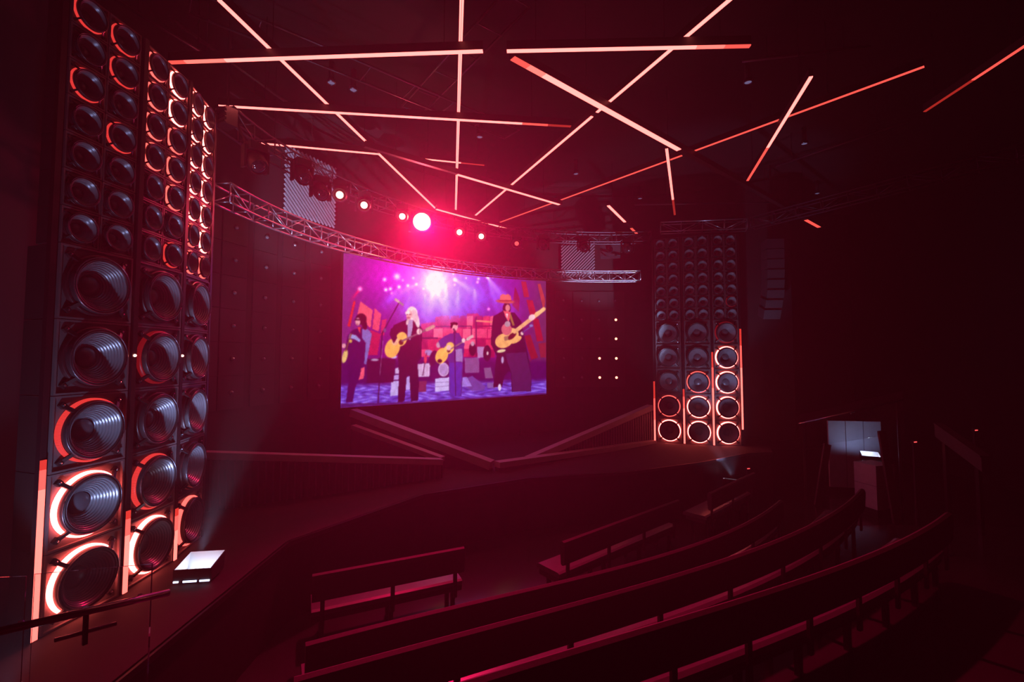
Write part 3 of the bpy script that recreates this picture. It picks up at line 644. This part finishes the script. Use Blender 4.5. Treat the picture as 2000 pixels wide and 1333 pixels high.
    fold = .5 + .25 * np.sin(X * .11 + 1.7 * np.sin(Y * .045)) + .25 * np.sin(Y * .08 + 2.1 * np.sin(X * .06))
    img[:] = img * (.95 + .10 * fold[..., None])
    k_ = np.array([.25, .5, .25])
    for ax in (0, 1): img[:] = k_[0] * np.roll(img, 1, ax) + k_[1] * img + k_[2] * np.roll(img, -1, ax)
    gr = np.random.RandomState(5).rand(NY, NX, 1); img[:] = np.clip((img - 10) * 1.06 * (.93 + .14 * gr), 0, 255)
    s = img / 255.0; lin = np.where(s <= .04045, s / 12.92, ((s + .055) / 1.055) ** 2.4)
    # flat emissive sheet whose points carry the displayed frame
    P = (np.array(bl)[None, None] * (1 - uu[..., None]) + np.array(br)[None, None] * uu[..., None]) + vv[..., None] * np.array([0, 0, ht])
    idx = np.arange(NX * NY).reshape(NY, NX)
    quads = np.stack([idx[:-1, :-1], idx[:-1, 1:], idx[1:, 1:], idx[1:, :-1]], -1).reshape(-1, 4)
    org = (bl + br) / 2
    me = bpy.data.meshes.new('display'); me.from_pydata((P.reshape(-1, 3) - np.array(org)).tolist(), [], quads.tolist())
    ca = me.color_attributes.new('frame', 'FLOAT_COLOR', 'POINT')
    ca.data.foreach_set('color', np.concatenate([lin.reshape(-1, 3), np.ones((NX * NY, 1))], 1).astype(np.float32).ravel())
    m = bpy.data.materials.new('screen_picture'); m.use_nodes = True; nt = m.node_tree; b = nt.nodes['Principled BSDF']
    an = nt.nodes.new('ShaderNodeAttribute'); an.attribute_name = 'frame'
    nt.links.new(an.outputs['Color'], b.inputs['Emission Color']); b.inputs['Emission Strength'].default_value = 1.0
    b.inputs['Base Color'].default_value = (.02, .02, .02, 1); b.inputs['Roughness'].default_value = .6
    me.materials.append(m)
    t = thing('projection_screen', org, label='big flat screen showing a band playing guitars on stage', cat='screen')
    link('display', me, t)
    d = (br - bl); L = d.length; d.normalize(); n = Vector((d.y, -d.x, 0)); up = Vector((0, 0, 1))
    c = org + up * ht / 2
    Mx = Matrix((d, -n, up)).transposed()
    MB().box(up * ht / 2 - n * .05, (L + .06, .08, ht + .06), Mx).build('backing', M['black'], t)
    f_ = MB()
    for sgn in (-1, 1): f_.box(d * sgn * (L / 2 + .02) + up * ht / 2 - n * .02, (.04, .06, ht + .08), Mx)
    f_.box(-up * .02 - n * .02, (L + .08, .06, .04), Mx); f_.box(up * (ht + .02) - n * .02, (L + .08, .06, .04), Mx)
    f_.build('frame', M['black'], t)
    for sgn in (-1, 1):
        e = d * sgn * L * .35 - n * .12; MB().beam(e + up * -org.z, e + up * ht, .08, .06, up=n).build('support_leg', M['black'], t)
    return org, d, L, ht
SCREEN = build_screen()

# ------------------------------------------------------------------ trusses
def arc_truss(name, r, a0, a1, z, bays, label, m, sec=.29):
    t = thing(name, (CEN.x, CEN.y, z), label=label, cat='truss')
    def pt(rr, a, zz): return Vector((rr * math.cos(a), rr * math.sin(a), zz))
    n = bays * 3
    corners = [(r - sec / 2, 0), (r + sec / 2, 0), (r + sec / 2, sec), (r - sec / 2, sec)]
    for rr, zz in corners:
        MB().tube([pt(rr, a0 + (a1 - a0) * i / n, zz) for i in range(n + 1)], .02, 8).build('chord', m, t, smooth=True)
    for i in range(bays + 1):
        a = a0 + (a1 - a0) * i / bays
        for (ra, za), (rb, zb) in zip(corners, corners[1:] + corners[:1]):
            MB().tube([pt(ra, a, za), pt(rb, a, zb)], .012, 6).build('rung', m, t, smooth=True)
        if i < bays:
            b = a0 + (a1 - a0) * (i + 1) / bays
            p, q = (a, b) if i % 2 else (b, a)
            MB().tube([pt(r - sec / 2, p, 0), pt(r - sec / 2, q, sec)], .012, 6).build('diagonal', m, t, smooth=True)
            MB().tube([pt(r + sec / 2, q, 0), pt(r + sec / 2, p, sec)], .012, 6).build('diagonal', m, t, smooth=True)
    return t
def line_truss(name, a, b, label, m, sec=.28, bay=.55, z0=0, ladder_=False):
    a, b = Vector(a), Vector(b); d = b - a; L = d.length; d.normalize(); s = d.cross(Vector((0, 0, 1))).normalized(); u = s.cross(d)
    t = thing(name, a, label=label, cat='truss'); n = max(2, int(L / bay))
    cs = [(-sec / 2, 0), (sec / 2, 0)] + ([] if ladder_ else [(sec / 2, sec), (-sec / 2, sec)])
    for x, y in cs: MB().tube([s * x + u * y, d * L + s * x + u * y], .02, 8).build('chord', m, t, smooth=True)
    for i in range(n + 1):
        p = d * (L * i / n)
        pairs = [(cs[0], cs[1])] if ladder_ else list(zip(cs, cs[1:] + cs[:1]))
        for (xa, ya), (xb, yb) in pairs: MB().tube([p + s * xa + u * ya, p + s * xb + u * yb], .012, 6).build('rung', m, t, smooth=True)
        if i < n and not ladder_:
            q = d * (L * (i + 1) / n)
            for x in (-sec / 2, sec / 2):
                e, f_ = (p, q) if i % 2 else (q, p)
                MB().tube([e + s * x, f_ + s * x + u * sec], .012, 6).build('diagonal', m, t, smooth=True)
    return t
def ang_of(p): return math.atan2(p.y - CEN.y, p.x - CEN.x)
LT_Z = EYE + 2.36; TR_R = 7.38
aR = ang_of(on(1246, 553, LT_Z)); aL = ang_of(on(402, 405, LT_Z))
arc_truss('curved_truss', TR_R, aR, aL + .03, LT_Z, 26, 'lower curved aluminium truss passing in front of the screen top', M['alu'])
UT_Z = EYE + 3.56
aR2 = ang_of(on(1272, 470, UT_Z)); aL2 = ang_of(on(432, 245, UT_Z))
arc_truss('curved_truss', TR_R, aR2, aL2, UT_Z, 24, 'upper curved dark truss carrying the red spotlights', M['darktruss'])
line_truss('straight_truss', at(1290, 455, 13.5), at(1458, 449, 12.7), 'straight truss above the blue-board tower', M['alu'])
line_truss('straight_truss', at(1470, 446, 12.6), Vector((10.6, 8.6, EYE + 4.0)), 'long straight truss along the bare right hand wall', M['darktruss'])
line_truss('ladder_truss', on(372, 4, 7.2), on(1000, 262, 7.2), 'long ladder truss under the ceiling, above the zigzag strips', M['darktruss'], sec=.5, bay=.8, ladder_=True)
line_truss('ladder_truss', on(1010, 0, 7.5), on(805, 215, 7.5), 'short ladder truss crossing the long ladder truss', M['darktruss'], sec=.45, bay=.7, ladder_=True)
for a, b, z, nm in (((225, 0), (420, 118), 7.0, 'over floor-lamp tower'), ((330, 34), (560, 200), 7.3, 'beside the floor-lamp tower top'), ((450, 180), (640, 300), 7.4, 'near upper truss start'), ((1500, 330), (1780, 235), 7.3, 'above the bare right wall'), ((1450, 120), (1700, 90), 7.6, 'by the dark ceiling corner'), ((1240, 400), (1560, 395), 7.0, 'behind the far strips')):
    p, q = on(*a, z), on(*b, z); t = thing('ceiling_pipe', p, label=f'thin black ceiling pipe {nm}', cat='pipe')
    MB().tube([(0, 0, 0), q - p], .025, 8).build('pipe', M['darktruss'], t, smooth=True)
    for f_ in (.2, .8):
        e = (q - p) * f_; MB().tube([e, e + Vector((0, 0, 8 - z))], .008, 6).build('hanger', M['black'], t)

# ------------------------------------------------------------------ ceiling light strips
LOW, HIGH = 6.45, 6.60
def strip(name, segs, z, wd, label, lv='strip', ext=None):
    """segs: lit stretches along one straight housing"""
    pts = [(on(*a, z), on(*b, z), c) for a, b, c in segs]
    A, B = pts[0][0], pts[-1][1]
    if ext: A, B = on(*ext[0], z), on(*ext[1], z)
    d = (B - A); L = d.length; d.normalize(); s = d.cross(Vector((0, 0, 1))).normalized()
    t = thing(name, A, label=label, cat='light strip')
    h = Vector((0, 0, .062))
    MB().beam(h, d * L + h, wd, .115).build('housing', M['housing'], t)
    for p, q, c in pts:
        e0, e1 = d * (p - A).dot(d), d * (q - A).dot(d)
        for k in (-1, 1):
            o = s * k * wd * .23
            MB().beam(e0 + o, e1 + o, wd * .38, .016).build('diffuser', M[c], t)
    for f_ in (.12, .88):
        e = d * L * f_ + Vector((0, 0, .11)); MB().tube([e, e + Vector((0, 0, 7.98 - z - .11))], .006, 6).build('hanger', M['black'], t)
    return t
S, SM, SL = 'strip', 'strip_mid', 'strip_low'
W1 = .058
strip('light_strip', [((428, 0), (533, 101), S), ((545, 113), (720, 281), S), ((740, 300), (850, 407), S)], HIGH, W1, 'long diagonal red strip running from the ceiling over floor-lamp tower to the big spot')
strip('light_strip', [((332, 122), (362, 121), SM), ((362, 121), (440, 118), 'strip_soft'), ((440, 118), (943, 100), S)], LOW, .07, 'straight red strip starting above the top of floor-lamp tower')
strip('light_strip', [((990, 100), (1360, 92), S), ((1360, 92), (1415, 91), 'strip_soft'), ((1415, 91), (1465, 90), SM)], LOW, .066, 'straight red strip meeting the thick strip at its end')
strip('light_strip', [((428, 207), (1020, 241), S), ((1020, 241), (1070, 244), SM), ((1070, 244), (1115, 247), SL)], LOW, W1, 'long red strip level with the end of upper truss')
strip('light_strip', [((507, 280), (738, 301), S)], LOW, W1, 'short red strip over the slatted wall panel')
strip('light_strip', [((820, 310), (900, 319), S), ((900, 319), (946, 323), SL)], 6.74, .05, 'small faint red strip behind the crossing strips')
strip('light_strip', [((890, 343), (1092, 400), S)], LOW, .085, 'red strip with long dark lead-in, above the screen', ext=((712, 288), (1096, 401)))
strip('light_strip', [((902, -4), (899, 92), S), ((898, 100), (895, 228), S), ((894, 236), (890, 415), S)], HIGH, W1, 'red strip pointing straight at the screen from overhead')
strip('light_strip', [((1428, -3), (1335, 77), S), ((1320, 91), (1168, 220), S), ((1158, 228), (925, 424), S)], HIGH, W1, 'longest diagonal red strip, from overhead down to the truss')
strip('light_strip', [((1001, 114), (1030, 131), SM), ((1030, 131), (1060, 148), 'strip_soft'), ((1060, 148), (1318, 296), S), ((1570, 431), (1601, 444), SM)], LOW, .11, 'thick double red strip with dark middle and lit far tip', ext=((1000, 113), (1603, 446)))
strip('light_strip', [((1302, 291), (1314, 390), S), ((1314, 390), (1318, 420), SL)], LOW, .06, 'short red strip hanging off the thick double strip')
strip('light_strip', [((1805, 130), (1352, 299), SM), ((1334, 305), (1095, 392), SM), ((1080, 398), (975, 435), SM)], HIGH, .05, 'long thin dull red strip reaching towards the bare wall')
strip('light_strip', [((1584, 150), (1500, 288), S), ((1500, 288), (1460, 353), SM)], LOW, W1, 'red strip crossing the long thin dull strip')
strip('light_strip', [((2004, 88), (1900, 156), SM), ((1900, 156), (1806, 218), SL)], LOW, .05, 'lone dull red strip nearest the bare right hand wall')
strip('light_strip', [((1188, 402), (1221, 434), S), ((1234, 446), (1245, 458), SM)], HIGH, .09, 'short broken red strip next to blue-board tower truss')
strip('light_strip', [((852, 409), (990, 447), S)], LOW, .085, 'red strip beside the big white-hot spot')
# ceiling downlights
dl_body = smooth_angle(MB().lathe([(.075, .06), (.085, 0), (.07, -.012), (.06, 0)], 24, Matrix.Rotation(R(90), 4, 'X')).mesh('rim', M['basket']))
dl_lens = smooth_angle(MB().lathe([(.062, .004), (.03, -.004), (.002, -.006)], 24, Matrix.Rotation(R(90), 4, 'X'), cap1=True).mesh('lens', M['downlens_sheen']))
for x, y, nm in ((647, 162, 'between the first long strips'), (937, 268, 'beside the overhead straight strip'), (1125, 340, 'beyond the longest diagonal'), (1250, 388, 'near the short broken strip'), (1461, 161, 'between thick strip and thin strip'), (1571, 281, 'beside the crossing thin strip'), (1596, 378, 'above the right wall truss'), (690, 176, 'over the long level strip'), (1358, 425, 'above the blue-board tower')):
    p = on(x, y, 7.6); t = thing('downlight', p, label=f'small round ceiling downlight {nm}', cat='downlight')
    link('rim', dl_body, t); link('lens', dl_lens, t)
    MB().tube([(0, 0, .05), (0, 0, .4)], .05, 12).build('can', M['black'], t, smooth=True)

# ------------------------------------------------------------------ moving head spotlights on the upper truss
hb = MB(); hb.box((0, 0, -.06), (.26, .2, .12)); HEAD_BASE = hb.mesh('base', M['black'])
hy = MB(); hy.box((-.17, 0, -.24), (.035, .1, .34)); HEAD_ARM_A = hy.mesh('yoke_arm', M['black'])
hy = MB(); hy.box((.17, 0, -.24), (.035, .1, .34)); HEAD_ARM_B = hy.mesh('yoke_arm', M['black'])
hh = MB(); hh.lathe([(.02, .17), (.09, .165), (.13, .11), (.145, 0), (.14, -.12), (.12, -.17), (.112, -.15)], 28, cap0=True); HEAD_BODY = smooth_angle(hh.mesh('head', M['rim']))
def lens_mesh(m, r): return smooth_angle(MB().lathe([(r, -.14), (r * .8, -.165), (r * .4, -.18), (.002, -.184)], 28, cap1=True).mesh('lens', M[m]), 120)
LENS = {'off': lens_mesh('offlens', .112), 'red': lens_mesh('redlens', .068), 'dim': lens_mesh('redlens_dim', .06), 'main': lens_mesh('blinder', .112)}
hc = MB(); hc.tube([(0, 0, 0), (0, 0, .13)], .02, 8); CLAMP = hc.mesh('clamp', M['post'])
def head(px, py, state, label, tgt=None, rad=TR_R - .56):
    """hang a lamp below the upper truss so that its head shows at that column"""
    z = UT_Z - .38
    p = min((arc_pt(rad, aL2 + (aR2 - aL2) * i / 600, z) for i in range(-60, 661)), key=lambda q: abs(CX + F * q.x / (q.y * math.cos(PITCH) + (q.z - EYE) * math.sin(PITCH)) - px))
    hz = EYE + (ray(px, py).z / ray(px, py).y) * p.y            # height of the head itself
    tgt = Vector(tgt) if tgt else Vector((0, 0, EYE))
    d = tgt - Vector((p.x, p.y, hz)); yaw = math.atan2(d.x, -d.y); tilt = math.atan2(-d.z, math.hypot(d.x, d.y))
    t = thing('moving_head_lamp', (p.x, p.y, hz + .27), yaw, label=label, cat='spotlight')
    link('base', HEAD_BASE, t); link('yoke_arm', HEAD_ARM_A, t); link('yoke_arm', HEAD_ARM_B, t)
    ca = math.atan2(p.y - CEN.y, p.x - CEN.x) - yaw; out = Vector((math.cos(ca), math.sin(ca), 0)) * .30
    MB().tube([(0, 0, -.06), out * .5 + Vector((0, 0, -.02)), out + Vector((0, 0, UT_Z - hz - .27))], .02, 8).build('clamp', M['post'], t)
    h = link('head', HEAD_BODY, t); h.location = (0, 0, -.27); h.rotation_euler = (tilt, 0, 0)
    link('lens', LENS[state], h)
    return Vector((p.x, p.y, hz)), d.normalized(), t, h
MAINP, MAIND, MT, MH = head(823, 433, 'main', 'brightest spotlight, head enlarged for bloom, glowing white-hot red above the screen', tgt=(.4, .3, 2.2))
MH.scale = (1.75, 1.4, 1.75)  # head enlarged so its lens takes in the lamp's bloom
for _c in MT.children:
    if _c.name.startswith('yoke'): _c.scale = (1.65, 1.2, 1.3)
lamp('blinder_beam', 'SPOT', MAINP + MAIND * .3, MAIN_W, (1, .0, .095), target=(1.2, 2.5, 0), size=.1, spot=R(70), blend=1)
lamp('blinder_spill', 'SPOT', MAINP + MAIND * .3, MAIN_W * .08, (1, .0, .095), target=(1.2, 2.5, 0), size=.1, spot=R(160), blend=.6)
for x, y, st, nm in ((664, 381, 'red', 'red spotlight in front of the slatted wall panel'), (711, 401, 'red', 'red spotlight second from the slatted panel'), (785, 423, 'red', 'red spotlight touching the halo of the brightest spotlight'),
                     (897, 454, 'red', 'red spotlight just beyond the short bright strip end'), (940, 462, 'red', 'red spotlight over the middle of the screen'), (1009, 476, 'dim', 'faint red spotlight over the screen corner')):
    p, d, _, _ = head(x, y, st, nm)
    if st == 'red': lamp('spot_beam', 'SPOT', p + d * .22, SIDE_W, (1, .0, .09), target=(1.0, 2.0, 0), size=.05, spot=R(76), blend=.8)
for x, y, nm in ((500, 316, 'near the truss end'), (590, 342, 'beside the slatted panel edge'), (626, 374, 'covering the slatted panel'), (1060, 478, 'after the faint red one'), (1140, 482, 'before the right slatted panel'), (1225, 484, 'near the truss right end')):
    head(x, y, 'off', f'unlit black spotlight {nm}', tgt=(2, 3, -1))
eb = at(444, 232, 6.55); t = thing('power_box', eb, R(60), label='small finned power box at the upper truss end', cat='power box')
MB().box((0, 0, 0), (.16, .26, .26)).build('body', M['bolt'], t)
for i in range(4): MB().box((-.09, 0, -.1 + i * .066), (.03, .27, .022)).build('fin', M['bolt'], t)
MB().beam((0, 0, .12), (0, 0, 8 - eb.z), .03, .03, up=(0, 1, 0)).build('hanger', M['black'], t)
# projector-like box on the right of the upper truss
pj = at(1192, 492, 14.4); t = thing('projector', pj, R(-12), label='grey box projector hung under upper truss near blue-board tower', cat='projector')
MB().box((0, 0, 0), (.62, .4, .36)).build('body', M['greypaint'], t)
MB().lathe([(.09, -.2), (.09, -.26), (.07, -.27)], 20).build('lens', M['offlens'], t)
MB().box((0, .0, .3), (.06, .06, .3)).build('bracket', M['post'], t)

# slatted acoustic panels on the curved wall
def slat_panel(c0, c1, ztop, zbot, label, slope=1, off=.12):
    a0, a1 = wall_angle(c0), wall_angle(c1)
    p0, p1 = arc_pt(WALL_R - off, a0, 0), arc_pt(WALL_R - off, a1, 0)
    d = p1 - p0; W = d.length; d.normalize(); n = Vector((d.y, -d.x, 0)); Hh = ztop - zbot
    t = thing('slatted_panel', Vector((p0.x, p0.y, zbot)), label=label, cat='wall panel')
    Mx = Matrix((d, -n, Vector((0, 0, 1)))).transposed()
    MB().box(d * W / 2 + Vector((0, 0, Hh / 2)) - n * .04, (W, .03, Hh), Mx).build('backing', M['black'], t)
    m = MB(); step = .075; k = -W * 1.0
    while k < Hh + W:                          # diagonal slats clipped to the rectangle
        pts = []
        y0, y1 = (k + W if slope < 0 else k), (k if slope < 0 else k + W)
        x0, x1 = 0, W
        def clip(x0, y0, x1, y1):
            for lim, keep_low in ((0, False), (Hh, True)):
                if (y0 < lim) != (y1 < lim):
                    xm = x0 + (x1 - x0) * (lim - y0) / (y1 - y0)
                    if (y0 < lim) == keep_low: x1, y1 = xm, lim
                    else: x0, y0 = xm, lim
                elif ((y0 < lim) and not keep_low) or ((y0 > lim) and keep_low): return None
            return x0, y0, x1, y1
        c = clip(x0, y0, x1, y1)
        if c and abs(c[2] - c[0]) > .03:
            m.beam(d * c[0] + Vector((0, 0, c[1])), d * c[2] + Vector((0, 0, c[3])), .036, .03, up=n)
        k += step * 1.414
    tag(m.build('slats', M['slat'], t), kind='stuff')
    return t
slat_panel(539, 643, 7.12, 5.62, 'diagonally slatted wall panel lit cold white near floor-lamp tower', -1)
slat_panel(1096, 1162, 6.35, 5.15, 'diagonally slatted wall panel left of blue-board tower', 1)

# ------------------------------------------------------------------ railings
def glass_rail(name, pts, label, glass_h, thick=.012, rail_r=.022, drop=.0, post_h=.9):
    c = pts[0]; t = thing(name, c, label=label, cat='railing')
    P = [p - c for p in pts]
    MB().tube(P, rail_r, 12).build('handrail', M['steel'], t, smooth=True)
    return t, P
h0, h1 = at(-40, 1243, 2.40), at(330, 1158, 3.1)
t, P = glass_rail('glass_railing', [h0, h1], 'glass balustrade with dark steel handrail before floor-lamp tower', .2, rail_r=.021)
d = (h1 - h0).normalized(); n = Vector((-d.y, d.x, 0)).normalized()
def pane(a, b, zt0, zt1, zb):
    m = MB(); q = [Vector((a.x, a.y, zb)), Vector((b.x, b.y, zb)), Vector((b.x, b.y, zt1)), Vector((a.x, a.y, zt0))]
    m.add([v + n * .006 - h0 for v in q] + [v - n * .006 - h0 for v in q], [(0, 1, 2, 3), (7, 6, 5, 4), (0, 4, 5, 1), (1, 5, 6, 2), (2, 6, 7, 3), (3, 7, 4, 0)]); return m
def on_rail(px, py):                           # the point above the rail line seen at that pixel
    r = ray(px, py); o = Vector((0, 0, EYE)); base = h0 + n * .06
    k = ((base - o).dot(n)) / r.dot(n); return o + r * k
g0, g1, g2, g3 = on_rail(-45, 1130), on_rail(52, 1126), on_rail(68, 1122), on_rail(298, 1102)
pane(g0, g1, g0.z, g1.z, .002).build('glass_pane', M['glass'], t); pane(g2, g3, g2.z, g3.z, .002).build('glass_pane', M['glass'], t)
for px in (30, 148, 268):
    f_ = (px + 40) / 370; c = h0.lerp(h1, f_) - h0
    MB().beam(c, c + n * .06, .02, .02).build('bracket', M['steel'], t)
f_ = 188 / 370; c = h0.lerp(h1, f_) - h0
MB().beam(c + n * .03, c + n * .03 + Vector((0, 0, -.2)), .022, .022, up=n).build('short_post', M['post'], t)
rl = MB(); rl.tube([d * .3 + Vector((0, 0, -.14)) + n * .05, d * .58 + Vector((0, 0, -.135)) + n * .05], .012, 8); rl.build('lower_bar', M['steel'], t)

h0, h1 = at(1560, 829, 11.4), at(1765, 781, 10.4)
c = h0; t = thing('glass_railing', c, label='glass balustrade with shiny handrail near blue-board tower', cat='railing')
n = (h1 - h0).cross(Vector((0, 0, 1))).normalized()
MB().tube([Vector((0, 0, 0)), h1 - h0], .022, 12).build('handrail', M['steel'], t, smooth=True)
gq = [Vector((0, 0, .22)), h1 - h0 + Vector((0, 0, .2)), h1 - h0 + Vector((0, 0, -.75)), Vector((0, 0, -.6))]
m = MB(); o = -n * .05
m.add([v + o for v in gq] + [v + o - n * .012 for v in gq], [(0, 1, 2, 3), (7, 6, 5, 4), (0, 4, 5, 1), (1, 5, 6, 2), (2, 6, 7, 3), (3, 7, 4, 0)]); m.build('glass_pane', M['glass'], t)
for f_ in (.08, .52, .7):
    p = (h1 - h0) * f_
    MB().beam(p, p - n * .05 + Vector((0, 0, -.05)), .03, .03).build('bracket', M['bolt'], t)
for f_ in (.05, .95):
    p = (h1 - h0) * f_ - n * .03; MB().beam(p, Vector((p.x, p.y, AUD - h0.z)), .05, .05, up=n).build('post', M['post'], t)

# boards, box and stair walls between the blue-board tower and the bare wall
p = at(1668, 850, 11.9); t = thing('board_wall', (p.x, p.y, AUD), R(-8), label='pale blue lit board wall behind the glass railing by the boards', cat='board wall')
for i in range(3):
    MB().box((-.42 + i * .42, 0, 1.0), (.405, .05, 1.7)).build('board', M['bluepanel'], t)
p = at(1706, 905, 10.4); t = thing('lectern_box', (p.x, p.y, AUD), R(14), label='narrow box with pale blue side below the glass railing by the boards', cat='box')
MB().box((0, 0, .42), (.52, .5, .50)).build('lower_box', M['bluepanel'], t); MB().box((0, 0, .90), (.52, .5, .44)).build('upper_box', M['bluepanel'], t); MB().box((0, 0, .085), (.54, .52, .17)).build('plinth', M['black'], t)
for (a, b, y, nm) in (((1616, 868), (1596, 950), 11.0, 'left of the pale box'), ((1722, 842), (1748, 925), 9.85, 'right of the pale box')):
    p, q = at(*a, y), at(*b, y - .05); t = thing('leaning_board', q, label=f'dark board leaning upright {nm}', cat='board')
    MB().beam((0, 0, AUD - q.z + .0), p - q, .16, .05, up=(0, -1, 0)).build('board', M['fabric'], t)
p0, p1 = at(1832, 828, 9.2), at(1925, 893, 7.9); t = thing('stair_parapet', p1, label='sloping dark stair parapet near the bare wall', cat='parapet')
d = p0 - p1; dn = Vector((-d.y, d.x, 0)).normalized() * .06; dz = Vector((0, 0, -.26)); zero = Vector((0, 0, 0))
m = MB(); q = [zero, d, d + dz, dz]
m.add([v + dn for v in q] + [v - dn for v in q], [(0, 1, 2, 3), (7, 6, 5, 4), (0, 4, 5, 1), (1, 5, 6, 2), (2, 6, 7, 3), (3, 7, 4, 0)]); m.build('parapet_wall', M['fabric'], t)
MB().beam(zero, d, .15, .03).build('coping', M['fabric'], t)
for f_ in (.15, .85): MB().beam(d * f_ + dz, Vector((d.x * f_, d.y * f_, AUD - p1.z)), .06, .06, up=(0, 1, 0)).build('post', M['post'], t)
# small red highlights near parapet and stage edge, built as glowing bars on stalks
for x, y, nm in ((1907, 841, 'above the sloping parapet'), (1788, 864, 'beside the sloping parapet foot'), (1462, 916, 'under the stage edge by blue-board tower')):
    p = at(x, y, 9.4 if x > 1500 else 11.6); t = thing('red_highlight', p, R(20), label=f'small red highlight, built as a glowing bar, {nm}', cat='red highlight')
    MB().box((0, .03, 0), (.13, .05, .07)).build('case', M['black'], t); MB().box((0, 0, 0), (.08, .012, .018)).build('lens', M['redlens_dim'], t)
    MB().beam((0, .04, -.03), (0, .04, AUD - p.z), .03, .03, up=(0, 1, 0)).build('stalk', M['black'], t)
# hanging line array beside the blue-board tower
la = at(1508, 470, 12.9); t = thing('line_array', la, R(-6), label='curved hanging line array speaker beside blue-board tower', cat='loudspeaker')
z = 0; y = 0
for i in range(8):
    tilt = R(i * 3.2); Mx = Matrix.Rotation(tilt, 3, 'X')
    MB().box((-.03 * max(0, i - 5), y, z - .14), (.46, .4, .27), Mx).build('speaker_box', M['greypaint'], t)
    z -= .28 * math.cos(tilt); y += .28 * math.sin(tilt) * .5
MB().beam((0, 0, .02), (0, 0, 8 - la.z), .04, .04, up=(0, 1, 0)).build('hanger', M['post'], t)
